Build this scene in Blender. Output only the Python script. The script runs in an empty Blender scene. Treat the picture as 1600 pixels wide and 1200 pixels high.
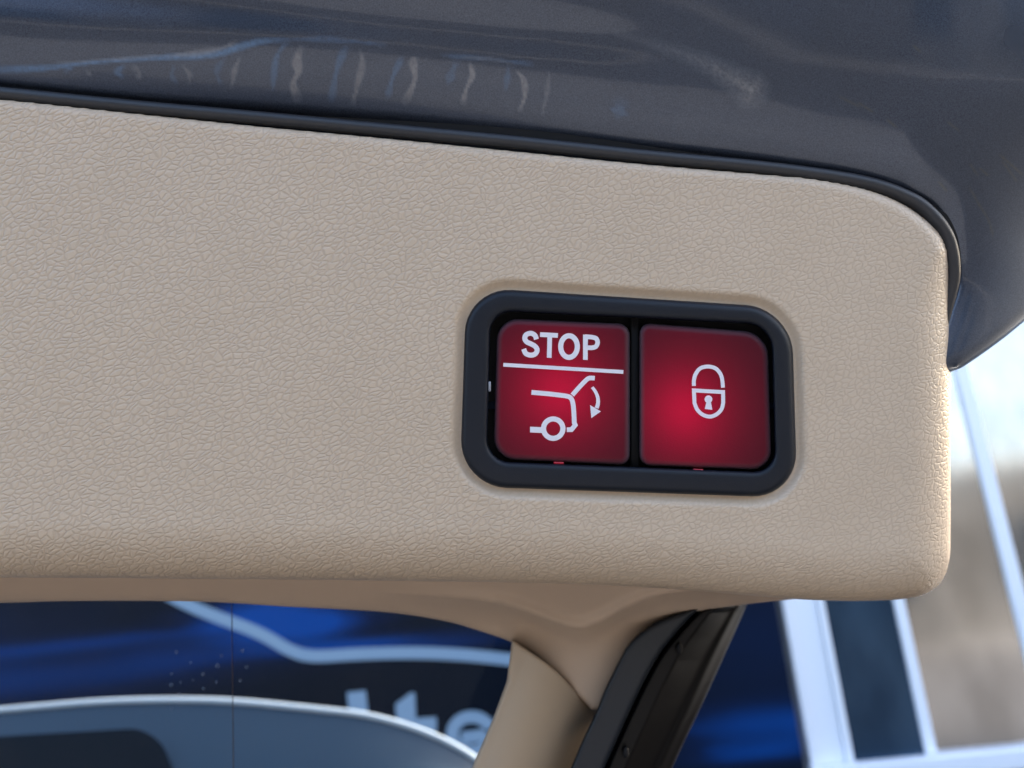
import bpy, math, random
import numpy as np
from mathutils import Matrix, Vector

random.seed(7); rng = np.random.default_rng(7)
sc = bpy.context.scene
COL = sc.collection

# ------------------------------------------------------------------ camera
F = 1300.0                        # focal length in photo pixels (photo 1600 wide)
PITCH, ROLL = math.radians(16), math.radians(5.5)
CAM = np.array([0.0, 0.0, 1.70])
Fw = np.array([0, math.cos(PITCH), math.sin(PITCH)])
Up0 = np.array([0, -math.sin(PITCH), math.cos(PITCH)])
R0 = np.array([1.0, 0, 0])
Xc = math.cos(ROLL)*R0 - math.sin(ROLL)*Up0
Yc = math.sin(ROLL)*R0 + math.cos(ROLL)*Up0
cam = bpy.data.cameras.new('camera'); camo = bpy.data.objects.new('camera', cam); COL.objects.link(camo)
camo.matrix_world = Matrix([[Xc[i], Yc[i], -Fw[i], CAM[i]] for i in range(3)] + [[0, 0, 0, 1]])
cam.sensor_width = 36; cam.lens = 36*F/1600
cam.clip_start = 0.005; cam.clip_end = 500
cam.dof.use_dof = True; cam.dof.focus_distance = 0.2; cam.dof.aperture_fstop = 14
sc.camera = camo

# ------------------------------------------------------------------ world, sun, exposure
SUN_EL, SUN_AZ = math.radians(30), math.radians(52)     # azimuth clockwise from +Y
sdir = Vector((math.cos(SUN_EL)*math.sin(SUN_AZ), math.cos(SUN_EL)*math.cos(SUN_AZ), math.sin(SUN_EL)))
w = bpy.data.worlds.new('World'); sc.world = w; w.use_nodes = True
nt = w.node_tree; bg = nt.nodes['Background']
sky = nt.nodes.new('ShaderNodeTexSky'); sky.sky_type = 'NISHITA'; sky.sun_disc = False
sky.sun_elevation = SUN_EL; sky.sun_rotation = SUN_AZ
sky.dust_density = 5.0; sky.air_density = 1.0
nt.links.new(sky.outputs[0], bg.inputs[0]); bg.inputs[1].default_value = 0.15
sl = bpy.data.lights.new('sun', 'SUN'); sl.energy = 2.2; sl.angle = math.radians(0.5); sl.color = (1, .95, .88)
so = bpy.data.objects.new('sun', sl); COL.objects.link(so)
so.rotation_euler = sdir.to_track_quat('Z', 'Y').to_euler(); so.location = (4, 0, 8)
sc.view_settings.view_transform = 'Standard'; sc.view_settings.look = 'None'
sc.view_settings.exposure = 2.6; sc.view_settings.gamma = 1

# ------------------------------------------------------------------ frames and helpers
YAW = math.radians(5)
O = CAM + 0.2*Fw
U = math.cos(YAW)*Xc + math.sin(YAW)*Fw
N = -math.cos(YAW)*Fw + math.sin(YAW)*Xc
V = Yc
MT = Matrix([[U[i], V[i], N[i], O[i]] for i in range(3)] + [[0, 0, 0, 1]])

def ray(px, py):
    px = np.asarray(px, float)[..., None]; py = np.asarray(py, float)[..., None]
    return (px-800)/F*Xc - (py-600)/F*Yc + Fw

def L(px, py, dep=0.0):
    """point of the tailgate's own frame (u right, v up, w towards the viewer) seen at a photo pixel, at height dep (m)"""
    d = ray(px, py); dep = np.broadcast_to(np.asarray(dep, float), d.shape[:-1])
    t = ((dep + (O-CAM)@N)/(d@N))[..., None]
    P = CAM + t*d - O
    return np.stack([P@U, P@V, P@N], -1)

def Wl(px, py, Y):
    """world point on the vertical plane y = Y"""
    d = ray(px, py); return CAM + d*(Y/d[..., 1:2])

def catmull(pts, n=8, closed=False):
    P = np.array(pts, float); out = []
    m = len(P)
    for i in range(m if closed else m-1):
        if closed: a, b, c, d = P[i-1], P[i], P[(i+1) % m], P[(i+2) % m]
        else: a, b, c, d = P[max(i-1, 0)], P[i], P[i+1], P[min(i+2, m-1)]
        for k in range(n):
            t = k/n
            out.append(.5*((2*b)+(-a+c)*t+(2*a-5*b+4*c-d)*t*t+(-a+3*b-3*c+d)*t**3))
    if not closed: out.append(P[-1])
    return np.array(out)

def mesh(name, verts, faces, mat, parent=None, smooth=True):
    me = bpy.data.meshes.new(name)
    me.from_pydata([tuple(map(float, v)) for v in verts], [], [tuple(int(i) for i in f) for f in faces])
    me.validate(); me.update()
    if smooth: me.polygons.foreach_set('use_smooth', [True]*len(me.polygons))
    me.materials.append(mat)
    o = bpy.data.objects.new(name, me); COL.objects.link(o)
    if parent: o.parent = parent
    return o

def empty(name, mat=None, loc=None):
    o = bpy.data.objects.new(name, None); COL.objects.link(o); o.empty_display_size = .05
    if mat is not None: o.matrix_world = mat
    if loc is not None: o.location = loc
    return o

def tag(o, label=None, cat=None, group=None, kind=None):
    if label: o['label'] = label
    if cat: o['category'] = cat
    if group: o['group'] = group
    if kind: o['kind'] = kind
    return o

def fixn(o):
    """outward normals for a closed shape"""
    import bmesh
    bm = bmesh.new(); bm.from_mesh(o.data); bmesh.ops.recalc_face_normals(bm, faces=bm.faces); bm.to_mesh(o.data); bm.free()
    return o

def sdf(pts, poly):
    """signed distance (positive inside) of 2-D pts to a closed polygon, with nearest point and position along it"""
    A = poly; B = np.roll(poly, -1, 0); E = B-A; L2 = (E**2).sum(1)+1e-18
    D = np.empty(len(pts)); Q = np.empty((len(pts), 2)); I = np.empty(len(pts)); ins = np.zeros(len(pts), bool)
    for s in range(0, len(pts), 8000):
        p = pts[s:s+8000][:, None, :]
        t = np.clip(((p-A)*E).sum(2)/L2, 0, 1)
        q = A+t[..., None]*E; d2 = ((p-q)**2).sum(2); k = d2.argmin(1); r = np.arange(len(k))
        D[s:s+8000] = np.sqrt(d2[r, k]); Q[s:s+8000] = q[r, k]; I[s:s+8000] = k+t[r, k]
        y = p[..., 1]; c = ((A[:, 1] > y) != (B[:, 1] > y))
        xi = A[:, 0]+(y-A[:, 1])/(np.where(E[:, 1] == 0, 1e-18, E[:, 1]))*E[:, 0]
        ins[s:s+8000] = ((c & (p[..., 0] < xi)).sum(1) % 2) == 1
    return np.where(ins, D, -D), Q, I

def polydist(pts, line):
    A = line[:-1]; E = line[1:]-A; L2 = (E**2).sum(1)+1e-18
    D = np.empty(len(pts)); T = np.empty(len(pts))
    for s in range(0, len(pts), 20000):
        p = pts[s:s+20000][:, None, :]
        t = np.clip(((p-A)*E).sum(2)/L2, 0, 1); d2 = ((p-A-t[..., None]*E)**2).sum(2); k = d2.argmin(1); r = np.arange(len(k))
        D[s:s+20000] = np.sqrt(d2[r, k]); T[s:s+20000] = (k+t[r, k])/len(A)
    return D, T

def grid_faces(nx, ny, keep=None):
    i = np.arange(ny-1)[:, None]*nx+np.arange(nx-1)[None]
    f = np.stack([i, i+nx, i+nx+1, i+1], -1).reshape(-1, 4)
    if keep is not None: f = f[keep[f].any(1)]
    return f

def compact(v, f):
    u, inv = np.unique(f, return_inverse=True); return v[u], inv.reshape(f.shape), u

def stroke(name, pts, width, dep, th, mat, parent=None, closed=False, widths=None, frame=L):
    """flat ribbon with square ends along a pixel polyline, th thick, its top at height dep"""
    P = np.array(pts, float); n = len(P)
    d = np.roll(P, -1, 0)-P
    if not closed: d[-1] = d[-2]
    d /= np.linalg.norm(d, axis=1)[:, None]+1e-12
    dp = np.roll(d, 1, 0)
    if not closed: dp[0] = d[0]
    nn = np.stack([-d[:, 1], d[:, 0]], 1); np_ = np.stack([-dp[:, 1], dp[:, 0]], 1)
    m = nn+np_; m /= np.linalg.norm(m, axis=1)[:, None]+1e-12
    c = np.clip((m*nn).sum(1), .5, 1)
    wd = np.full(n, width/2.) if widths is None else np.array(widths)/2.
    off = m*(wd/c)[:, None]
    a, b = P+off, P-off
    v = np.concatenate([frame(a[:, 0], a[:, 1], dep), frame(b[:, 0], b[:, 1], dep), frame(a[:, 0], a[:, 1], dep-th), frame(b[:, 0], b[:, 1], dep-th)])
    f = []
    for i in range(n if closed else n-1):
        j = (i+1) % n
        f += [(i, j, n+j, n+i), (2*n+i, 2*n+j, j, i), (n+i, n+j, 3*n+j, 3*n+i)]
    if not closed: f += [(0, n, 3*n, 2*n), (n-1, 2*n-1, 4*n-1, 3*n-1)]
    return v, f

def filled(pts, dep, th, frame=L):
    P = np.array(pts, float); n = len(P); c = P.mean(0)
    v = np.concatenate([frame(P[:, 0], P[:, 1], dep), frame(P[:, 0], P[:, 1], dep-th), frame(c[0:1], c[1:2], dep)])
    f = [(i, (i+1) % n, 2*n) for i in range(n)]+[(i, n+i, n+(i+1) % n, (i+1) % n) for i in range(n)]
    return v, f

def join(parts):
    v = []; f = []; o = 0
    for a, b in parts:
        v.append(np.asarray(a)); f += [tuple(i+o for i in q) for q in b]; o += len(a)
    return np.concatenate(v), f

def arc(cx, cy, rx, ry, a0, a1, n=24):
    t = np.radians(np.linspace(a0, a1, n)); return np.stack([cx+rx*np.cos(t), cy+ry*np.sin(t)], 1)

def rquad(c, r, k=10, es=6):
    """rounded quadrilateral in pixels: corners c in order, one radius each"""
    c = np.array(c, float); out = []
    for i in range(4):
        p = c[i]; a = c[i-1]-p; b = c[(i+1) % 4]-p
        a /= np.linalg.norm(a); b /= np.linalg.norm(b)
        s, e = p+a*r[i], p+b*r[i]; h = .5523
        c1, c2 = s-a*r[i]*h, e-b*r[i]*h
        for j in range(k+1):
            t = j/k; out.append((1-t)**3*s+3*(1-t)**2*t*c1+3*(1-t)*t*t*c2+t**3*e)
        nx = c[(i+1) % 4]+(p-c[(i+1) % 4])/np.linalg.norm(p-c[(i+1) % 4])*r[(i+1) % 4]
        for j in range(1, es): out.append(e+(nx-e)*j/es)
    return np.array(out)

def inset(P, d):
    t = np.roll(P, -1, 0)-np.roll(P, 1, 0); t /= np.linalg.norm(t, axis=1)[:, None]
    n = np.stack([-t[:, 1], t[:, 0]], 1)
    if ((P.mean(0)-P)*n).sum() < 0: n = -n
    return P+n*d

def rings(rs, cap=True, frame=L):
    """rs: list of (Nx2 pixels, depth); consecutive rings bridged"""
    n = len(rs[0][0]); v = [frame(P[:, 0], P[:, 1], z) for P, z in rs]; f = []
    for k in range(len(rs)-1):
        for i in range(n):
            j = (i+1) % n; f.append((k*n+i, k*n+j, (k+1)*n+j, (k+1)*n+i))
    if cap:
        c = rs[-1][0].mean(0); v.append(frame(c[0:1], c[1:2], rs[-1][1])); q = len(rs)*n; k = len(rs)-1
        f += [(k*n+i, k*n+(i+1) % n, q) for i in range(n)]
    return np.concatenate(v), f

def box(x0, x1, y0, y1, z0, z1, bev=0.0):
    import bmesh
    bm = bmesh.new(); bmesh.ops.create_cube(bm, size=1)
    for q in bm.verts: q.co = Vector(((x0+x1)/2+q.co.x*(x1-x0), (y0+y1)/2+q.co.y*(y1-y0), (z0+z1)/2+q.co.z*(z1-z0)))
    if bev: bmesh.ops.bevel(bm, geom=bm.edges[:], offset=bev, segments=2, affect='EDGES', profile=.5)
    v = np.array([q.co[:] for q in bm.verts]); bm.verts.index_update(); f = [tuple(x.index for x in g.verts) for g in bm.faces]
    bm.free(); return v, f

# ------------------------------------------------------------------ materials
def material(name, base, rough=.5, metallic=0., spec=.5, coat=0., coat_rough=.05):
    m = bpy.data.materials.new(name); m.use_nodes = True
    p = m.node_tree.nodes['Principled BSDF']
    p.inputs['Base Color'].default_value = (*base, 1); p.inputs['Roughness'].default_value = rough
    p.inputs['Metallic'].default_value = metallic; p.inputs['Specular IOR Level'].default_value = spec
    p.inputs['Coat Weight'].default_value = coat; p.inputs['Coat Roughness'].default_value = coat_rough
    return m

class NB:
    """small node-graph builder"""
    def __init__(s, m): s.t = m.node_tree; s.p = s.t.nodes.get('Principled BSDF')
    def n(s, typ, **kw):
        x = s.t.nodes.new('ShaderNode'+typ)
        for k, v in kw.items():
            if k in x.inputs: s.set(x.inputs[k], v)
            else: setattr(x, k, v)
        return x
    def set(s, inp, v):
        if hasattr(v, 'is_output'): s.t.links.new(v, inp)
        else: inp.default_value = v
    def obj(s): return s.n('TexCoord').outputs['Object']
    def map(s, vec, rot=(0, 0, 0), scale=(1, 1, 1), loc=(0, 0, 0)):
        x = s.n('Mapping'); s.set(x.inputs['Vector'], vec); x.inputs['Rotation'].default_value = rot
        x.inputs['Scale'].default_value = scale; x.inputs['Location'].default_value = loc; return x.outputs[0]
    def noise(s, vec, scale, detail=3., rough=.5):
        x = s.n('TexNoise'); s.set(x.inputs['Vector'], vec); x.inputs['Scale'].default_value = scale
        x.inputs['Detail'].default_value = detail; x.inputs['Roughness'].default_value = rough; return x
    def math(s, op, a, b=0., clamp=False):
        x = s.n('Math', operation=op, use_clamp=clamp); s.set(x.inputs[0], a); s.set(x.inputs[1], b); return x.outputs[0]
    def ramp(s, fac, stops):
        x = s.n('ValToRGB'); s.set(x.inputs[0], fac); e = x.color_ramp.elements
        while len(e) < len(stops): e.new(.5)
        for q, (pos, c) in zip(e, stops): q.position = pos; q.color = (*c, 1) if len(c) == 3 else c
        return x.outputs[0]
    def mix(s, fac, a, b):
        x = s.n('Mix', data_type='RGBA'); s.set(x.inputs[0], fac)
        for i, v in ((6, a), (7, b)):
            s.set(x.inputs[i], (*v, 1) if isinstance(v, tuple) and len(v) == 3 else v)
        return x.outputs[2]
    def bump(s, h, strength, dist, normal=None):
        x = s.n('Bump'); s.set(x.inputs['Height'], h); x.inputs['Strength'].default_value = strength
        x.inputs['Distance'].default_value = dist
        if normal is not None: s.t.links.new(normal, x.inputs['Normal'])
        return x.outputs[0]
    def to(s, name, v): s.set(s.p.inputs[name], v)

# grained beige trim: pebbles cut by creases that run up to the right
M_grain = material('grained_beige_plastic', (.4, .33, .26), .38, spec=.5)
b = NB(M_grain); oc = b.obj()
wob = b.noise(oc, 260, 2); dv = b.n('VectorMath', operation='MULTIPLY_ADD')
b.t.links.new(wob.outputs['Color'], dv.inputs[0]); dv.inputs[1].default_value = (.0022,)*3; b.t.links.new(oc, dv.inputs[2])
mp = b.map(b.map(dv.outputs[0], rot=(0, 0, math.radians(-29))), scale=(.66, 1.2, 1))
hs = []
for scl, wt in ((740, 1.0), (1700, .08)):
    vs_ = b.n('TexVoronoi', feature='DISTANCE_TO_EDGE', voronoi_dimensions='2D'); b.t.links.new(mp, vs_.inputs['Vector']); vs_.inputs['Scale'].default_value = scl
    mr = b.n('MapRange', interpolation_type='SMOOTHERSTEP'); b.set(mr.inputs['Value'], vs_.outputs['Distance']); mr.inputs['From Min'].default_value = -.04; mr.inputs['From Max'].default_value = .30; e = mr.outputs[0]
    hs.append(b.math('MULTIPLY', e, wt))
fine = b.noise(oc, 3500, 3); big = b.noise(oc, 330, 2)
amp = b.math('MULTIPLY_ADD', big.outputs[0], .7); b.t.nodes[-1].inputs[2].default_value = .6
vc = b.n('TexVoronoi', feature='SMOOTH_F1'); b.t.links.new(mp, vc.inputs['Vector']); vc.inputs['Scale'].default_value = 740; vc.inputs['Smoothness'].default_value = .35
rc = b.n('SeparateColor'); b.t.links.new(vc.outputs['Color'], rc.inputs[0])
h = b.math('ADD', hs[0], hs[1]); h = b.math('ADD', h, b.math('MULTIPLY', rc.outputs[0], .0)); h = b.math('MULTIPLY', h, amp)
lip = b.n('Attribute', attribute_name='plain'); h = b.math('MULTIPLY', h, b.math('SUBTRACT', 1.0, lip.outputs['Fac'], True))
h2 = b.math('MULTIPLY', fine.outputs[0], .05); h = b.math('ADD', h, h2)
b.to('Normal', b.bump(h, 1.0, .00011))
v1 = b.n('TexVoronoi', feature='F1'); b.t.links.new(mp, v1.inputs['Vector']); v1.inputs['Scale'].default_value = 520
cc = b.ramp(b.noise(oc, 40, 4).outputs[0], [(.3, (.470, .366, .264)), (.7, (.500, .394, .290))])
gm_ = b.math('MULTIPLY', hs[0], 1.0, True)
gr_ = b.math('MAXIMUM', gm_, b.math('MULTIPLY', lip.outputs['Fac'], .6)); b.to('Base Color', b.mix(gr_, (.438, .338, .242), cc))  # creases coloured darker, their shade put into the colour

M_smooth = material('smooth_beige_plastic', (.40, .30, .22), .5, spec=.4)
b = NB(M_smooth); b.to('Normal', b.bump(b.noise(b.obj(), 1800, 2).outputs[0], .12, .0003))
M_pillar = material('pale_beige_plastic', (.33, .255, .18), .5, spec=.4)
b = NB(M_pillar); b.to('Normal', b.bump(b.noise(b.obj(), 1800, 2).outputs[0], .12, .0003))

M_bezel = material('satin_black_plastic', (.004, .0065, .012), .45, spec=.28)
b = NB(M_bezel); b.to('Normal', b.bump(b.noise(b.obj(), 4200, 2).outputs[0], .22, .00018))
M_black = material('matt_black_plastic', (.006, .006, .007), .7, spec=.2)
M_rubber = material('black_rubber', (.011, .012, .016), .45, spec=.5)
b = NB(M_rubber); b.to('Normal', b.bump(b.noise(b.obj(), 900, 3).outputs[0], .2, .0004))
M_satin = material('satin_grey_rubber', (.006, .009, .014), .42, spec=.35)
b = NB(M_satin); b.to('Normal', b.bump(b.noise(b.obj(), 500, 3).outputs[0], .12, .0005))
M_edge = material('black_painted_edge', (.0045, .004, .004), .4, spec=.14)
M_white = material('white_print', (.64, .63, .67), .5, spec=.3)
M_notch = material('grey_notch_highlight', (.25, .26, .29), .4)

# body paint with painted-in reflection streaks, scuff and scratches carried by a mesh attribute
M_shell = material('dark_grey_paint', (.022, .026, .034), .32, metallic=.7, spec=.4, coat=.7, coat_rough=.07)
b = NB(M_shell); oc = b.obj()
at = b.n('Attribute', attribute_name='reflection_scuff'); an = b.n('Attribute', attribute_name='reflection_blue'); ag = b.n('Attribute', attribute_name='scratch')
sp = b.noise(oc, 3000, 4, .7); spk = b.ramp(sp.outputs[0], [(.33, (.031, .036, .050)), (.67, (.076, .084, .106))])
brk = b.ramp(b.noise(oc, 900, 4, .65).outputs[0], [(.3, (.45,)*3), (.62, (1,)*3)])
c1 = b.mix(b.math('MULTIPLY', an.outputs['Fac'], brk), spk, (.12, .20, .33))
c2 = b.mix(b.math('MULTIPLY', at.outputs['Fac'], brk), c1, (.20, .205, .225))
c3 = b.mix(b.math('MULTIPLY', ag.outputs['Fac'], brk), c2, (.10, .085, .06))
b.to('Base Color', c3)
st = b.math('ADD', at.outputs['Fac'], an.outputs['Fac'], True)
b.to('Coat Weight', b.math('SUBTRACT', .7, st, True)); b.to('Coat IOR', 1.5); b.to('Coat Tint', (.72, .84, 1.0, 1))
b.to('Roughness', b.ramp(b.noise(oc, 30, 3).outputs[0], [(.3, (.27,)*3), (.7, (.38,)*3)]))
wv = b.noise(oc, 26, 2); b.to('Coat Normal', b.bump(b.math('ADD', b.math('MULTIPLY', wv.outputs[0], 1.0), b.math('MULTIPLY', b.noise(oc, 1400, 2).outputs[0], .02)),   .10, .004))

def red_button(name, led):
    """translucent red cap lit by one LED behind it at local point led"""
    m = material(name, (.012, .0004, .004), .42, spec=.15)
    b = NB(m); oc = b.obj()
    d = b.n('VectorMath', operation='DISTANCE'); b.t.links.new(oc, d.inputs[0]); d.inputs[1].default_value = led
    q = b.math('DIVIDE', d.outputs['Value'], .0100); q = b.math('POWER', q, 2.0); q = b.math('ADD', q, 1.0); q = b.math('DIVIDE', 1.0, q)
    q = b.math('POWER', q, 1.25)
    gr = b.noise(oc, 2600, 3); q2 = b.math('MULTIPLY', q, b.math('MULTIPLY_ADD', gr.outputs[0], .3)); b.t.nodes[-2].inputs[2].default_value = .85
    b.to('Emission Color', (1.0, .0, .06, 1)); gw = b.n('Attribute', attribute_name='glow'); b.to('Emission Strength', b.math('MULTIPLY', b.math('MULTIPLY', q2, .076), gw.outputs['Fac']))
    b.to('Base Color', b.mix(gw.outputs['Fac'], (.05, .034, .044), (.018, .002, .007)))
    b.to('Normal', b.bump(gr.outputs[0], .2, .0002))
    return m

def lledp(px, py): return tuple(float(x) for x in L(px, py, -.0035))
M_red1 = red_button('backlit_red_plastic', lledp(873, 612))
M_red2 = red_button('backlit_red_plastic', lledp(1065, 640))
M_leak = material('red_light_leak', (.15, .01, .02), .5); NB(M_leak).to('Emission Color', (1, .01, .06, 1)); NB(M_leak).to('Emission Strength', .03)

# car glass: tinted, see-through, faint reflection
M_glass = bpy.data.materials.new('tinted_glass'); M_glass.use_nodes = True
b = NB(M_glass); b.t.nodes.remove(b.p); out = b.t.nodes['Material Output']
tr = b.n('BsdfTransparent'); tr.inputs[0].default_value = (.70, .76, .80, 1)
gl = b.n('BsdfGlossy'); gl.inputs[1].default_value = .03; gl.inputs[0].default_value = (.25, .28, .32, 1)
fr = b.n('Fresnel'); fr.inputs[0].default_value = 1.35
mx = b.n('MixShader'); b.t.links.new(fr.outputs[0], mx.inputs[0]); b.t.links.new(tr.outputs[0], mx.inputs[1]); b.t.links.new(gl.outputs[0], mx.inputs[2])
b.t.links.new(mx.outputs[0], out.inputs[0])
M_wire = material('defroster_line', (.03, .015, .012), .6); NB(M_wire).to('Alpha', .55)
M_spot = material('dried_water_spot', (.10, .16, .26), .6); NB(M_spot).to('Alpha', .28)

M_roof = material('blue_grey_paint', (.006, .024, .042), .4, coat=.2)
M_rim = material('pale_lit_edge', (.48, .51, .51), .4)  # pale tone paints in the light caught on the roof's rear edge
M_sunroof = material('dark_roof_glass', (.004, .010, .018), .5, spec=.06)

M_frame = material('white_coated_aluminium', (.84, .86, .90), .4)
M_wall = material('grey_render', (.33, .32, .31), .8)
b = NB(M_wall); b.to('Base Color', b.ramp(b.noise(b.obj(), 3, 6).outputs[0], [(.3, (.28, .27, .26)), (.7, (.37, .36, .35))]))
def pane_mat(name, a, c, metal, rough):
    """solar-coated glass: metal gives the mirror share"""
    m = material(name, a, rough, metallic=metal); b = NB(m); oc = b.obj()
    b.to('Base Color', b.ramp(b.noise(b.map(oc, scale=(1.6, 1, .8)), 1.6, 4).outputs[0], [(.35, a), (.65, c)]))
    return m
M_pane_blue = pane_mat('blue_window_glass', (.018, .045, .085), (.045, .09, .15), .6, .2)
M_pane = pane_mat('brown_window_glass', (.50, .48, .46), (.68, .66, .64), .95, .11)

M_letter = material('pale_blue_letter_film', (.31, .41, .51), .5)
# printed sign sheet: navy with soft brighter blue streaks (flat print)
M_sign = material('navy_printed_sheet', (.01, .03, .09), .6, spec=.08)
b = NB(M_sign); oc = b.obj()
wo = b.noise(b.map(oc, scale=(.5, 1, 2.5)), 2.2, 3, .55)
dq = b.n('VectorMath', operation='MULTIPLY_ADD'); b.t.links.new(wo.outputs['Color'], dq.inputs[0]); dq.inputs[1].default_value = (.9, 0, .05); b.t.links.new(oc, dq.inputs[2])
tot = None
for px_, py_, rx, rz, am in ((420, 958, 85, 22, 1.0), (465, 985, 80, 20, .9), (560, 1006, 130, 9, .75), (130, 1006, 260, 11, .42), (300, 1025, 120, 22, .30), (40, 1065, 260, 30, .40), (690, 1008, 130, 10, .35), (1230, 1130, 130, 26, .62), (1190, 1175, 90, 14, .5), (1200, 1000, 170, 90, .16), (-300, 1040, 300, 60, .4)):
    c = Wl(px_, py_, 6.0-.05); k = 6.4/F
    mp_ = b.map(dq.outputs[0], loc=(-(c[0]+.45)/(rx*k), 0, -(c[2]+.025)/(rz*k)), scale=(1/(rx*k), 0, 1/(rz*k)), rot=(0, 0, 0))
    ln_ = b.n('VectorMath', operation='LENGTH'); b.t.links.new(mp_, ln_.inputs[0])
    g_ = b.math('POWER', ln_.outputs['Value'], 2.0); g_ = b.math('MULTIPLY', g_, -1.0); g_ = b.math('EXPONENT', g_); g_ = b.math('MULTIPLY', g_, am)
    tot = g_ if tot is None else b.math('ADD', tot, g_)
b.to('Base Color', b.ramp(tot, [(.0, (.0028, .0056, .012)), (.25, (.0024, .011, .042)), (.55, (.0016, .030, .135)), (1.0, (.0016, .066, .30))]))
M_asphalt = material('pale_concrete', (.30, .29, .28), .85)
b = NB(M_asphalt); b.to('Base Color', b.ramp(b.noise(b.obj(), 1.5, 6).outputs[0], [(.3, (.150, .146, .142)), (.7, (.195, .19, .182))]))
M_tan = material('tan_brick_wall', (.30, .23, .17), .85)
b = NB(M_tan); b.to('Base Color', b.ramp(b.noise(b.obj(), .9, 5).outputs[0], [(.3, (.020, .021, .022)), (.7, (.055, .054, .052))]))

# ------------------------------------------------------------------ ground
v, f = box(-60, 60, -60, 60, -.3, 0)
tag(mesh('ground', v, f, M_asphalt, smooth=False), kind='structure')
M_dark = material('dark_added_ground', (.05, .05, .05), .9)
b = NB(M_dark); b.to('Base Color', b.ramp(b.noise(b.obj(), 2.5, 6).outputs[0], [(.3, (.035, .034, .033)), (.7, (.065, .062, .058))]))
v, f = box(-40, 40, -11, -4.5, -.1, .004); tag(mesh('added_dark_strip', v, f, M_dark, smooth=False), kind='structure')  # unseen sheet added to darken what the panes mirror
v, f = box(1.7, 40, -4.49, .39, -.1, .004); tag(mesh('added_dark_side', v, f, M_dark, smooth=False), kind='structure')  # unseen sheet added so the shell's right end mirrors something dark
v, f = box(-12, 40, .4, 5.9, -.1, .004); tag(mesh('added_dark_front', v, f, M_dark, smooth=False), kind='structure')  # added out of view, darkens the reflection low in the panes

# ------------------------------------------------------------------ glazed building across the yard (front plane y = 6)
YB = 6.0
zc = CAM[2]
bld = empty('glazed_building', loc=(0, YB, 0))
tag(bld, 'blurred building front with white framed window panes at the right of the photo', 'building')
def bpart(name, bx, mat, bev=.0, smooth=False, loc=None):
    v, f = box(*bx, bev); v = v-np.array([0, YB, 0]); return mesh(name, v, f, mat, bld, smooth)
x1a, x1b = 1.717, 2.007; x2a, x2b = 2.493, 2.569; x3a, x3b = 3.30, 3.40; x4 = 4.25
zb, zt = zc-1.082, zc+3.2
bpart('wall', (-9, x1a+.02, YB+.10, YB+5, 0, zt+.8), M_wall)
bpart('wall', (x1a+.02, 9, YB+.10, YB+5, 0, zb-.12), M_wall)
bpart('wall', (x1a+.02, 9, YB+.10, YB+5, zt, zt+.8), M_wall)
bpart('wall', (x4+.1, 9, YB+.10, YB+5, zb-.12, zt), M_wall)
bpart('wall', (x1a+.02, x4+.1, YB+.9, YB+5, zb-.12, zt), M_wall)
# window frame members
e = .01
bpart('window_frame', (x1a+.07, x1b-.05, YB+.022, YB+.12, zb, zt), M_frame, e)
bpart('window_frame', (x1a, x1a+.068, YB+.0, YB+.12, zb, zt), M_frame, e)
bpart('window_frame', (x1b-.048, x1b, YB+.0, YB+.12, zb, zt), M_frame, e)
bpart('mullion', (x2a, x2b, YB+.03, YB+.12, zb, zt), M_frame, e)
bpart('mullion', (x3a, x3b, YB+.02, YB+.12, zb, zt), M_frame, e)
bpart('mullion', (x4, x4+.1, YB+.02, YB+.12, zb, zt), M_frame, e)
bpart('window_sill', (x1a-.02, x4+.12, YB-.08, YB+.12, zb-.12, zb-.002), M_frame, e)
bpart('pane', (x1b+.002, x2a-.002, YB+.05, YB+.06, zb, zt), M_pane_blue)
bpart('pane', (x2b+.002, x3a-.002, YB+.05, YB+.06, zb, zt), M_pane)
bpart('pane', (x3b+.002, x4-.002, YB+.05, YB+.06, zb, zt), M_pane)

# ------------------------------------------------------------------ sign board on that building
sg = empty('sign_board', loc=(0, YB, 0))
tag(sg, 'navy printed sign with pale letters lte and a bent stripe behind the glass', 'sign')
YS = YB-.05
v, f = box(-7, 1.66, YS, YB+.099, .35, 2.9, .004); mesh('board', v-np.array([0, YB, 0]), f, M_sign, sg, False)
def S(px, py, dep): return Wl(px, py, YS)+np.array([0, -1.0, 0])*np.broadcast_to(np.asarray(dep, float), np.shape(px))[..., None]-np.array([0, YB, 0])
sp = catmull([(110, 840), (280, 938), (400, 987), (452, 1015), (490, 1025), (560, 1022), (640, 1020), (720, 1023), (800, 1031), (900, 1043), (1000, 1057)], 6)
v, f = stroke('stripe', sp, 19, .004, .003, M_letter, frame=S); mesh('stripe', v, f, M_letter, sg, False)
def Z7(p): p = np.array(p, float); return np.stack([450+p[:, 0]/3.43, 850+p[:, 1]/3.43], 1)
def zs(p, wd, closed=False, widths=None): return stroke('x', Z7(p), wd/3.43, .005, .004, None, closed=closed, frame=S)
# letters: l, t, e (continuing below what the roof hides)
v, f = zs([(366, 790), (378, 900), (402, 1150)], 100); mesh('letter', v, f, M_letter, sg, False)
lt = [filled(Z7([(577, 858), (660, 796), (680, 799), (686, 935), (702, 1150), (604, 1150), (584, 935), (579, 898)]), .0062, .004, frame=S),
      filled(Z7([(640, 938), (795, 926), (796, 1004), (640, 1014)]), .0056, .004, frame=S)]
v, f = join(lt); mesh('letter', v, f, M_letter, sg, False)
ring = np.array(arc(985, 1018, 104, 92, 20, -330, 40))
le = [zs(np.concatenate([[(930, 1040), (1010, 1030)], [(1092, 1018)], arc(985, 1018, 104, 92, -8, -320, 40)]), 66)]
v, f = join(le); mesh('letter', v, f, M_letter, sg, False)

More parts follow.
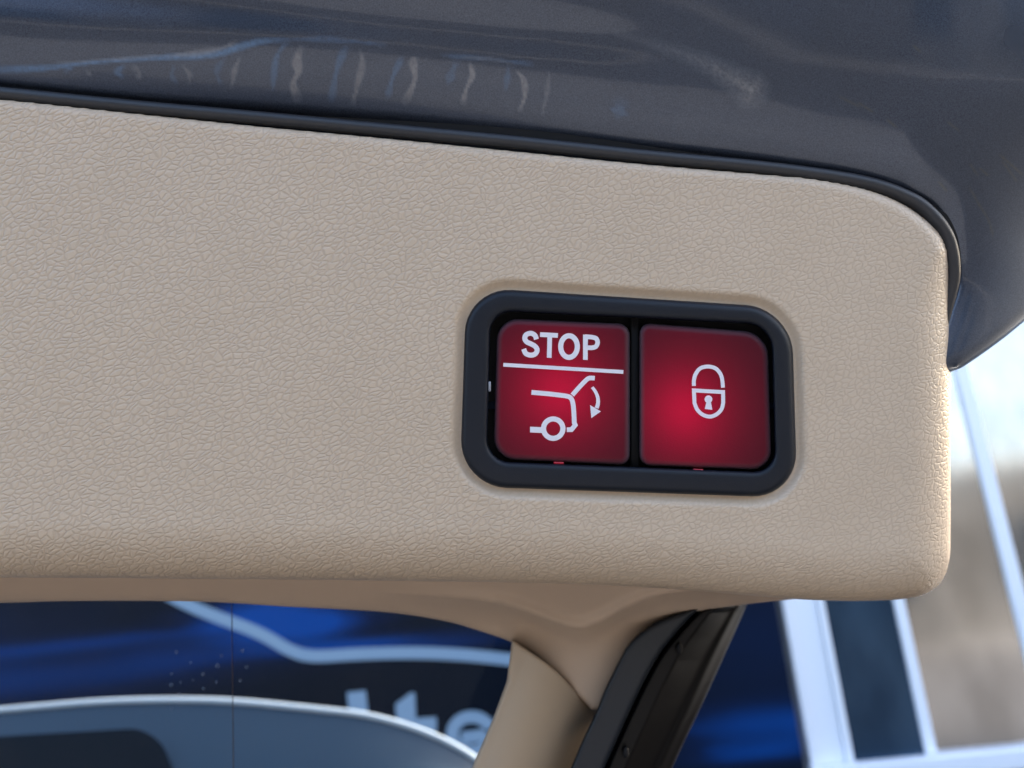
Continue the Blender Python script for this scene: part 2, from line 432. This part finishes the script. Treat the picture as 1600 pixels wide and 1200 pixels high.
# ------------------------------------------------------------------ low building across the yard behind the viewer (seen only as reflection and bounced light)
ob = empty('low_building', loc=(0, -14, 0))
tag(ob, 'tan low building mirrored in the window panes', 'building')
v, f = box(-30, 45, -20, -14, 0, 4.9); mesh('wall', v-np.array([0, -14, 0]), f, M_tan, ob, False)
v, f = box(-30.3, 45.3, -20.3, -13.7, 4.902, 5.1); mesh('roof', v-np.array([0, -14, 0]), f, M_wall, ob, False)
for k in range(12):
    x0 = -24+5.5*k; v, f = box(x0, x0+2.4, -14.02, -13.9, 1.2, 3.4, .02); mesh('window', v-np.array([0, -14, 0]), f, M_sunroof, ob, False)

# ------------------------------------------------------------------ car roof beyond the tailgate glass
cr = empty('car_body', loc=tuple(Wl(270, 1150, 1.2)))
tag(cr, 'blue grey car with a pale roof rim, seen through the tailgate glass', 'car')
base = np.array(cr.location)
rp = catmull([(-500, 1190), (-300, 1150), (-100, 1119), (0, 1110), (156, 1097), (281, 1094), (375, 1097), (500, 1109), (567, 1117), (625, 1131), (683, 1152), (736, 1181), (775, 1215), (800, 1260)], 6)
RW = Wl(rp[:, 0], rp[:, 1], 1.2)
def tube(path, r, k=10, up=np.array([0, 1.0, 0])):
    n = len(path); t = np.gradient(path, axis=0); t /= np.linalg.norm(t, axis=1)[:, None]
    s = np.cross(t, up); s /= np.linalg.norm(s, axis=1)[:, None]; q = np.cross(s, t)
    r = np.broadcast_to(np.asarray(r, float), (n,))
    a = np.linspace(0, 2*np.pi, k, endpoint=False)
    v = (path[:, None]+r[:, None, None]*(np.cos(a)[None, :, None]*s[:, None]+np.sin(a)[None, :, None]*q[:, None])).reshape(-1, 3)
    f = [(i*k+j, i*k+(j+1) % k, (i+1)*k+(j+1) % k, (i+1)*k+j) for i in range(n-1) for j in range(k)]
    return v, f+[tuple(range(k)), tuple(range((n-1)*k, n*k))]
v, f = tube(RW, .0044); mesh('roof_rim', v-base, f, M_rim, cr)
def roofsheet(path, drop, fwd, rows=10, bulge=.012):
    vs = []; n = len(path)
    for k in range(rows+1):
        t = k/rows; vs.append(path+np.array([0, -fwd*t, -drop*t])+np.array([0, -bulge, 0])*math.sin(math.pi*t))
    return np.concatenate(vs), grid_faces(n, rows+1)
v, f = roofsheet(RW+np.array([0, -.001, -.003]), .16, .10); mesh('roof_panel', v-base, f, M_roof, cr)
gp = rquad([(-420, 1175), (246, 1136), (300, 1290), (-420, 1290)], (20, 45, 10, 10))
def RF(px, py, dep): return Wl(px, py, 1.135)-base+np.array([0, -1, 0])*np.broadcast_to(np.asarray(dep, float), np.shape(px))[..., None]
v, f = rings([(gp, .0002), (inset(gp, 6), .0003), (gp.mean(0)+(gp-gp.mean(0))*.5, .0004)], frame=RF); mesh('sunroof_glass', v, f, M_sunroof, cr)

# load bay of that car, out of view, added to shade the panel's underside
for nm, bx in (('added_boot_floor', (-.62, .62, .05, 1.25, .62, .70)), ('added_boot_side', (-.74, -.62, .05, 1.25, .3, 1.36)), ('added_boot_side', (.62, .74, .05, 1.25, .3, 1.36)), ('added_seat_back', (-.62, .62, 1.05, 1.2, .70, 1.40)), ('added_bumper', (-.80, .80, -.10, .05, .34, .72)), ('added_body', (-.74, .74, 1.26, 2.6, .3, 1.2))):
    v, f = box(*bx, .02); mesh(nm, v-base, f, M_rubber, cr, False)

# ------------------------------------------------------------------ the raised tailgate
tg = empty('tailgate', mat=MT)
tag(tg, 'raised car tailgate with grained beige inner panel, dark painted edge and two red buttons', 'tailgate')

# bezel and button outlines in photo pixels
bz_out = rquad([(728, 448), (1237, 481), (1246, 778), (718, 760)], (72, 72, 72, 74))
bz_in = rquad([(766, 485), (1206, 507), (1212, 739), (760, 721)], (36, 40, 36, 36))

# inner panel: height field with rounded edges and a pocket round the switch
po = catmull([(-420, 122), (-200, 139), (0, 155), (200, 176), (400, 197), (600, 216), (800, 236), (1000, 256), (1200, 273), (1267, 279), (1343, 293), (1400, 313), (1440, 338), (1467, 364), (1479, 390), (1483, 425), (1484, 484),
              (1485, 600), (1485, 720), (1485, 830), (1483, 875), (1471, 908), (1447, 927), (1410, 936), (1340, 939), (1260, 937), (1180, 931), (1100, 924), (1000, 917), (850, 911), (600, 907), (300, 904), (0, 902), (-420, 900)], 6)
rad_px = np.interp(po[:, 0]*0+np.arange(len(po)), [0, 54, 84, 96, 114, 126, 150, 200, len(po)], [12, 12, 22, 60, 75, 80, 88, 88, 88])
xs = np.arange(-420, 1500, 3.0); ys = np.arange(112, 956, 3.0)
gx, gy = np.meshgrid(xs, ys); g2 = np.stack([gx.ravel(), gy.ravel()], 1); K = .2/F
D, Q, I = sdf(g2, po)
Rr = np.interp(I, np.arange(len(po)), rad_px)
dd = np.clip(D, 0, None); q = np.clip(1-dd/Rr, 0, 1)
z = -(1-np.sqrt(1-q**2))*Rr*K*.8
Db, _, _ = sdf(g2, bz_out); Db = Db*K; D = D*K
ob_ = np.clip(-Db, 0, None)
z -= np.where(Db > 0, .0016, (.0016*(1-np.clip(ob_/.003, 0, 1))**2*(1+2*np.clip(ob_/.003, 0, 1))))
z += .0009*np.exp(-((gx.ravel()-700)/600)**2-((gy.ravel()-520)/300)**2)
outm = D < 0
xy = np.where(outm[:, None], Q, g2)
z = np.where(outm, z-np.clip(-D*14, 0, .030), z)
vv = L(xy[:, 0], xy[:, 1], z)
keep = (D > -.0024) & (Db < .0024)
fc = grid_faces(len(xs), len(ys)); fc = fc[keep[fc].all(1)]
vv, fc, us_ = compact(vv, fc)
panel = mesh('inner_panel', vv, fc[:, ::1], M_grain, tg)
pl_ = np.clip(1-(ob_[us_]-.0016)/.0014, 0, 1); pl_ = np.maximum(pl_, .4*np.clip((gx.ravel()[us_]-650)/700, 0, 1))
a = panel.data.attributes.new('plain', 'FLOAT', 'POINT'); a.data.foreach_set('value', pl_.astype(np.float32))

# bezel
rs = [(inset(bz_out, -2), -.004), (bz_out, -.0012), (inset(bz_out, .8), -.0002), (inset(bz_out, 2.5), .0006), (inset(bz_out, 6), .0011), (inset(bz_out, 11), .00125),
      (inset(bz_in, -9), .00125), (inset(bz_in, -4), .0011), (inset(bz_in, -1.5), .0007), (bz_in, .0002), (inset(bz_in, .5), -.005), (inset(bz_in, .8), -.0062)]
v, f = rings(rs, cap=False); mesh('bezel', v, f, M_bezel, tg)
v, f = rings([(inset(bz_in, -3), -.0060), (inset(bz_in, 40), -.0060)]); mesh('switch_housing', v, f, M_black, tg)
dv_ = rquad([(985, 496), (999, 497), (999, 733), (985, 733)], (3,)*4, 4, 3)
v, f = rings([(dv_, -.006), (dv_, -.0032), (inset(dv_, 2), -.0028)]); mesh('divider_bar', v, f, M_black, tg)
c_ = rquad([(763, 596), (767, 596), (767, 612), (763, 612)], (1.5,)*4, 3, 2)
v, f = rings([(c_, -.002), (c_, .0004), (inset(c_, .5), .0006)]); mesh('clip', v, f, M_notch, tg)  # pale piece standing in for the highlight at a small notch
for cx_, cy_ in ((873, 723.5), (1091, 734.5)):
    c_ = rquad([(cx_-8, cy_-2), (cx_+8, cy_-1.4), (cx_+8, cy_+1.4), (cx_-8, cy_+1)], (1.2,)*4, 3, 2)
    v, f = rings([(c_, -.004), (c_, -.0003), (inset(c_, .4), -.0002)]); mesh('light_slit', v, f, M_leak, tg)

TOPZ = .0000
def button(quad, r, mat, label):
    P = rquad(quad, r, 8, 10); c = P.mean(0)
    rr = [(P, -.006), (P, -.0016), (inset(P, .8), -.0010), (inset(P, 2.2), -.0006), (inset(P, 4.5), -.00028), (inset(P, 8), -.0001), (inset(P, 10), TOPZ-.00003)]
    Q_ = inset(P, 10)
    rr += [(c+(Q_-c)*s, TOPZ-z_) for s, z_ in ((.88, .0001), (.72, .00023), (.5, .00036), (.3, .00044), (.1, .00047))]
    v, f = rings(rr); o = mesh('push_button', v, f, mat, tg)
    n_ = len(P); g_ = np.ones(len(v)); g_[:n_*7] = np.repeat([0, 0, 0, .1, .45, .85, 1], n_)
    a = o.data.attributes.new('glow', 'FLOAT', 'POINT'); a.data.foreach_set('value', g_.astype(np.float32)); o['label'] = label; return o
b1 = button([(777, 497), (984, 506), (984, 727), (771, 717)], (34, 18, 17, 34), M_red1, 'red lit button marked STOP over a car with its tailgate closing')
b2 = button([(999, 504), (1199, 520), (1206, 735), (999, 727)], (18, 36, 34, 17), M_red2, 'red lit button with a white padlock')

# printing, raised a little over the caps
DZ, TH = TOPZ+.00006, .0006
def A(p): p = np.array(p, float); return np.stack([760+p[:, 0]/4.617, 480+p[:, 1]/4.617], 1)
def B(p): p = np.array(p, float); return np.stack([980+p[:, 0]/4.615, 480+p[:, 1]/4.615], 1)
def sa(p, wd, cl=False, wds=None, T=A): return stroke('x', T(p), wd/4.617, DZ, TH, None, closed=cl, widths=None if wds is None else np.array(wds)/4.617)
Sp = catmull([(361, 232), (350, 203), (320, 188), (287, 199), (277, 226), (291, 250), (322, 265), (352, 283), (366, 309), (352, 337), (318, 346), (284, 333), (269, 301)], 6)
v, f = sa(Sp, 36); mesh('letter', v, f, M_white, b1, False)
v, f = join([sa([(387, 197), (516, 204)], 34), filled(A([(440, 200), (474, 202), (470, 366), (436, 364)]), DZ+.00001, TH)]); mesh('letter', v, f, M_white, b1, False)
v, f = sa(arc(596, 284, 60, 78, 0, 350, 36), 37, True); mesh('letter', v, f, M_white, b1, False)
Pb = np.concatenate([[(712, 212), (762, 216)], catmull([(762, 216), (792, 226), (802, 254), (790, 284), (758, 293)], 5)[1:], [(712, 291)]])
v, f = join([sa(Pb, 33), filled(A([(697, 197), (732, 199), (731, 381), (697, 379)]), DZ+.00001, TH)]); mesh('letter', v, f, M_white, b1, False)
v, f = sa([(122, 415), (988, 467)], 27); mesh('dividing_line', v, f, M_white, b1, False)
car1 = np.concatenate([[(325, 614), (450, 625)], catmull([(560, 638), (603, 650), (622, 685), (630, 750), (634, 835)], 6), [(641, 850), (614, 883), (580, 884)]])
lid = np.concatenate([[(620, 634), (660, 588)], catmull([(700, 545), (732, 516), (756, 511), (782, 512)], 5)])
v, f = join([sa(car1, 34), sa(lid, 33)]); mesh('car_outline', v, f, M_white, b1, False)
v, f = join([sa(arc(482, 876, 70, 70, 0, 350, 36), 37, True), filled(A([(315, 862), (408, 866), (408, 908), (315, 903)]), DZ+.00001, TH)]); mesh('wheel_outline', v, f, M_white, b1, False)
ar = catmull([(763, 577), (788, 612), (804, 655), (805, 695), (795, 728)], 6)
v, f = join([sa(ar, 26, wds=np.linspace(22, 30, len(ar))), filled(A([(748, 706), (826, 752), (757, 800)]), DZ+.00001, TH)]); mesh('arrow', v, f, M_white, b1, False)
def sb(p, wd, cl=False): return sa(p, wd, cl, T=B)
shk = catmull([(481, 568), (481, 530), (492, 486), (524, 443), (575, 428), (628, 437), (664, 468), (683, 512), (691, 580)], 6)
v, f = sb(shk, 28); mesh('padlock_shackle', v, f, M_white, b2, False)
bod = np.concatenate([[(481, 600), (585, 606), (691, 612)], catmull([(692, 690), (680, 735), (645, 772), (597, 789), (545, 775), (505, 738), (485, 690)], 5)])
v, f = sb(bod, 28, True); mesh('padlock_body', v, f, M_white, b2, False)
v, f = join([filled(B(arc(586, 664, 28, 28, 0, 345, 20)), DZ, TH), filled(B([(575, 668), (601, 670), (614, 740), (559, 734)]), DZ+.00001, TH)]); mesh('keyhole', v, f, M_white, b2, False)

# painted shell above the panel
lo_edge = catmull([(1380, 640), (1440, 606), (1484, 582), (1507, 572), (1560, 535), (1602, 501), (1700, 420), (1800, 330), (2000, 130)], 6)
xs = np.arange(-420, 1960, 3.0); ys = np.arange(-420, 640, 3.0)
gx, gy = np.meshgrid(xs, ys); X_, Y_ = gx.ravel(), gy.ravel()
pp = np.stack([X_, Y_], 1)
so_ = catmull([(-430, 92), (-200, 113), (0, 131), (200, 151), (400, 169), (600, 188), (800, 207), (1000, 229), (1200, 251), (1343, 273), (1433, 302), (1473, 331), (1497, 383), (1503, 433), (1490, 480), (1470, 520)], 8)
closed = np.concatenate([so_, [(1400, 640), (-430, 640)]])
Ds, _, _ = sdf(pp, closed)              # positive inside (under the panel)
s = -Ds*.2/F                            # metres outside the seal line
sc_ = np.clip(s, -.006, None)
z = -.0045 + np.where(sc_ > 0, np.where(sc_ > 0, .006, .006)*(1-np.exp(-sc_/.010))+.10*sc_, sc_*1.2)
z += -.0010*np.exp(-((sc_-.0245)/.006)**2)*(1/(1+np.exp((X_-1000)/60)))       # shallow swage line along the left
ux = np.clip((X_-1415)*.2/F, 0, None); ty = np.clip((Y_-120)/260, 0, 1); z -= ux**1.6*(.8+2.6*ty*ty*(3-2*ty))
z += .0012*np.sin(X_*.0042+Y_*.006)
yl = np.interp(X_, lo_edge[:, 0], lo_edge[:, 1]); below = (Y_ > yl) & (X_ > 1380)
ov = np.where(below, Y_-yl, 0)
z -= np.clip(ov*.001, 0, .012)
# round the lower edge off
rd = np.clip(1-(yl-Y_)/26., 0, 1)*(X_ > 1380); z -= .004*(1-np.sqrt(np.clip(1-rd**2, 0, 1)))
Yp = np.where(below, yl, Y_)
g = L(X_, Yp, z)
keep = (Ds < 60) & (ov < 9)
fc = grid_faces(len(xs), len(ys)); fc = fc[keep[fc].all(1)]
vv, fc, used = compact(g, fc)
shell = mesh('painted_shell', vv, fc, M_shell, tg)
# reflections painted into the colour, plus real scuff and scratches
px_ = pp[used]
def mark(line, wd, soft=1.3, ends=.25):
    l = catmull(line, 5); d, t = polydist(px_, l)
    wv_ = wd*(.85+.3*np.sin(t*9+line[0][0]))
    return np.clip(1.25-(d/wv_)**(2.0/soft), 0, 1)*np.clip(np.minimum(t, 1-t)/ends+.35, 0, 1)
refl_scuff = np.zeros(len(px_)); blu = np.zeros(len(px_)); scr = np.zeros(len(px_))
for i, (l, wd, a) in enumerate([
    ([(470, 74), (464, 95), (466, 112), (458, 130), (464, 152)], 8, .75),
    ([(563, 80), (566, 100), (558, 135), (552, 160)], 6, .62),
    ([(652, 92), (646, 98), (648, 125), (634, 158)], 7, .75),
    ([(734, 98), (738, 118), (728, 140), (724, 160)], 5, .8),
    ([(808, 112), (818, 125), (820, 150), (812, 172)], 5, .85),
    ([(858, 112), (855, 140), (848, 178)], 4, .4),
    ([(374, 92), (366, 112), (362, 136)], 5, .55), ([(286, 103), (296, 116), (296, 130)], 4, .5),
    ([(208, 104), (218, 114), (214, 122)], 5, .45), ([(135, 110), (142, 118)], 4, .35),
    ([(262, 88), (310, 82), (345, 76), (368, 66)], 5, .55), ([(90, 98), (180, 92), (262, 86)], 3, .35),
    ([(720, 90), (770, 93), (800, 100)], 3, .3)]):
    refl_scuff = np.maximum(refl_scuff, a*mark(l, wd, .9))
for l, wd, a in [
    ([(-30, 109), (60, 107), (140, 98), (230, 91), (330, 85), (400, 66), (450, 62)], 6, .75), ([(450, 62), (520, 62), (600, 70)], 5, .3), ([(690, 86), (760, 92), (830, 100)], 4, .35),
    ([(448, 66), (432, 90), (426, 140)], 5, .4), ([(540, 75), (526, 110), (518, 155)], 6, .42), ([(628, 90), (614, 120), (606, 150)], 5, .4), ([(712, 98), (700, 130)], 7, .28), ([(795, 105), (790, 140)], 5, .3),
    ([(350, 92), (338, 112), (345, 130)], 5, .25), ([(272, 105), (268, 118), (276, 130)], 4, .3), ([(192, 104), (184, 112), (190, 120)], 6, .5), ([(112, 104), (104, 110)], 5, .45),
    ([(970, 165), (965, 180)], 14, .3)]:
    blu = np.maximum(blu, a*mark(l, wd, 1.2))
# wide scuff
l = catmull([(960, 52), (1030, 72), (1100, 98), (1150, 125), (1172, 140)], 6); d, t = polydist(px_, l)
refl_scuff = np.maximum(refl_scuff, np.clip(1-d/(6+30*t), 0, 1)*(.12+.85*t)*(rng.random(len(px_))*.5+.6))
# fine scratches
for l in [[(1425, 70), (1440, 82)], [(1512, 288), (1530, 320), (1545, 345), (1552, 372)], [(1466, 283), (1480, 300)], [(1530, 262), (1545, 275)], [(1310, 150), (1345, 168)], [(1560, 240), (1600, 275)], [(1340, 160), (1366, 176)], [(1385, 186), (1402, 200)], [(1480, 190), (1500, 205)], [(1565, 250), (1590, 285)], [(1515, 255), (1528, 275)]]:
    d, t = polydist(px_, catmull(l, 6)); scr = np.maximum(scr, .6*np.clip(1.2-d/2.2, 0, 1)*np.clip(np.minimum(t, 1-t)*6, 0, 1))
for nm, arr in (('reflection_scuff', refl_scuff), ('reflection_blue', blu), ('scratch', scr)):
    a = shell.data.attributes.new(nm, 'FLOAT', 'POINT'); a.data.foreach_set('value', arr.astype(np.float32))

# rubber seal: bead and its lip, from left edge round the corner
mid = catmull([(-430, 105), (-200, 126), (0, 146), (200, 166), (400, 184), (600, 203), (800, 222), (1000, 243.5), (1200, 263), (1343, 284), (1417, 309), (1455, 337), (1480, 375), (1488, 425), (1480, 470), (1462, 540)], 8)
zz = np.interp(np.arange(len(mid)), [0, 90, 104, 120], [-.0022, -.0022, -.0045, -.0075])
pw = L(mid[:, 0], mid[:, 1], zz)
rr_ = np.interp(np.arange(len(mid)), [0, 60, 80, 100, 112, 120], np.array([10, 10.5, 12, 13, 12, 10])*.2/F)
v, f = tube(pw, rr_, 14, up=np.array([0, 0, 1.0])); mesh('seal_bead', v, f, M_rubber, tg)
v, f = stroke('x', mid, 46, zz-.0028, .004, None, widths=np.interp(np.arange(len(mid)), [0, 60, 90, 104, 120], [46, 46, 40, 26, 16])); mesh('seal_base', v, f, M_black, tg, False)

# outer skin behind, closes the door
v, f = rings([(rquad([(-420, -420), (1395, -420), (1395, 885), (-420, 885)], (10, 40, 40, 10)), -.100), (rquad([(-420, -420), (1395, -420), (1395, 885), (-420, 885)], (10, 40, 40, 10)), -.095)])
v2, f2 = rings([(rquad([(-420, -420), (1395, -420), (1395, 885), (-420, 885)], (10, 40, 40, 10)), -.100)])
mesh('outer_skin', *join([(v, f), (v2, f2)]), M_edge, tg)

# window surround under the panel
def hfield(name, outline, dep, Rpx, mat, step=3.0, extra=None, parent=tg, kz=1.0, wall=.02):
    o = np.array(outline, float); bx = (o[:, 0].min()-10, o[:, 0].max()+10, o[:, 1].min()-10, o[:, 1].max()+10)
    xs = np.arange(bx[0], bx[1], step); ys = np.arange(bx[2], bx[3], step)
    gx, gy = np.meshgrid(xs, ys); p = np.stack([gx.ravel(), gy.ravel()], 1)
    D, Q, I = sdf(p, o); outm = D < 0
    q = np.clip(1-np.clip(D, 0, None)/Rpx, 0, 1)
    z = dep-(1-np.sqrt(np.clip(1-q*q, 0, 1)))*Rpx*.2/F*kz
    if extra is not None: z = z+extra(p)
    xy = np.where(outm[:, None], Q, p); z = np.where(outm, z-np.clip(-D*.003, 0, wall), z)
    f = grid_faces(len(xs), len(ys), D > -9)
    v = L(xy[:, 0], xy[:, 1], z); v, f, _ = compact(v, f)
    return mesh(name, v, f, mat, parent)
arch = np.concatenate([[(-420, 946)], catmull([(-200, 945), (0, 942), (125, 939), (312, 940), (450, 948), (596, 956), (683, 968), (741, 983), (814, 1010), (859, 1044), (887, 1070), (925, 1109)], 5),
    catmull([(945, 1110), (956, 1075), (975, 1037), (990, 1012), (1009, 991), (1037, 972), (1087, 956), (1166, 944), (1250, 935), (1330, 922)], 5), [(1330, 850), (-420, 850)]])
crease = catmull([(600, 925), (740, 936), (810, 950), (865, 971), (905, 979), (940, 970), (975, 950), (1020, 932), (1080, 922), (1180, 922)], 6)
def arch_relief(p):
    d, t = polydist(p, crease)
    lowside = np.interp(p[:, 0], crease[:, 0], crease[:, 1])
    below = p[:, 1]-lowside
    step = np.where(below > 0, 1-np.exp(-np.clip(below, 0, None)/24.), 0)*np.clip((p[:, 0]-560)/200, 0, 1)
    groove = np.exp(-(d/13.)**2)*np.clip((p[:, 0]-600)/180, 0, 1)
    return -.010*step+.0032*groove-.022*np.clip((p[:, 1]-880)/60, 0, 1.6)*.5
hfield('window_surround', arch, -.030, 14, M_smooth, 3, arch_relief, wall=.015)
pil = np.concatenate([catmull([(800, 1000), (814, 1008), (859, 1040), (887, 1066), (925, 1105), (943, 1112)], 4), [(937, 1126), (925, 1150), (906, 1200), (868, 1300), (700, 1300), (742, 1188), (771, 1121), (792, 1064)]])
def pil_relief(p):
    c = 828-(p[:, 1]-1050)*.38
    x = (p[:, 0]-c)/75.; return -.008*np.clip(x, -.2, 2)**2
hfield('pillar_trim', pil, -.048, 8, M_pillar, 3, pil_relief, wall=.015)

# black outer seal and painted edge right of the pillar
ln = np.array([(1105, 948), (1087, 956), (1050, 997), (1025, 1031), (994, 1090), (950, 1187), (905, 1290)], float)
strip = np.concatenate([catmull([(1180, 930), (1087, 950), (1037, 966), (1005, 985), (981, 1008), (966, 1035), (946, 1075), (932, 1110), (913, 1150), (892, 1200), (854, 1300)], 4), catmull(ln[::-1], 4)])
hfield('rubber_seal', strip, -.050, 10, M_satin, 3, wall=.01)
edge_r = [(1172, 930), (1167, 945), (1140, 1006), (1100, 1094), (1050, 1200), (1008, 1300)]
edg = np.concatenate([catmull([(1112, 930)]+[(a+4, b_+1) for a, b_ in ln], 4), catmull(edge_r[::-1], 4)])
def edge_relief(p):
    lx = np.interp(p[:, 1], ln[:, 1], ln[:, 0]); rx = np.interp(p[:, 1], [q[1] for q in edge_r], [q[0] for q in edge_r])
    t = np.clip((p[:, 0]-lx)/np.maximum(rx-lx, 20), 0, 1)
    return -.030*np.clip(t-.30, 0, 1)+.0022*np.exp(-((t-.82)/.07)**2)
hfield('door_edge', edg, -.054, 6, M_edge, 3, edge_relief, wall=.02)
for cx_, cy_ in ((1062, 1014), (978, 1176)):
    P = arc(cx_, cy_, 5, 9, 0, 345, 20)
    v, f = rings([(P, -.058), (P, -.0525), (inset(P, 1.5), -.052)]); mesh('plug', v, f, M_black, tg)
v, f = stroke('x', ln+np.array([2, 0]), 40, -.062, .003, None); mesh('gap_liner', v, f, M_black, tg, False)

# glass with heating lines and water spots
gq = [(-420, 925), (830, 925), (830, 1000), (690, 1340), (-420, 1340)]
def slab(pts, z0, z1):
    P = np.array(pts, float); n = len(P)
    v = np.concatenate([L(P[:, 0], P[:, 1], z0), L(P[:, 0], P[:, 1], z1)])
    return v, [tuple(range(n-1, -1, -1)), tuple(range(n, 2*n))]+[(i, (i+1) % n, n+(i+1) % n, n+i) for i in range(n)]
P = np.array(gq, float); mesh('window_glass', L(P[:, 0], P[:, 1], -.072), [tuple(range(len(P)))], M_glass, tg, False)
for xx in ((362, 366),):
    v, f = stroke('x', [(xx[0], 925), (xx[1], 1320)], 2.6 if xx[0] == 362 else 1.4, -.0712, .0004, None); mesh('heating_wire', v, f, M_wire, tg, False)
spots = [(276, 1019), (298, 1035), (340, 1040), (346, 1024), (379, 1017), (385, 1042), (268, 1053), (317, 1053), (302, 1062), (268, 1070), (282, 1066), (318, 1076), (280, 1084), (268, 1107), (338, 1066), (375, 1064)]
parts = []
for i, (a, b_) in enumerate(spots):
    r = random.uniform(2.8, 5.0); th = np.linspace(0, 2*np.pi, 10, endpoint=False)
    P = np.stack([a+r*np.cos(th)*(.7+.5*rng.random(10)), b_+r*np.sin(th)*(.7+.5*rng.random(10))], 1); parts.append(rings([(P, -.0719), (inset(P, .6), -.0717)]))
v, f = join(parts); o = mesh('water_spots', v, f, M_spot, tg); o['kind'] = 'stuff'
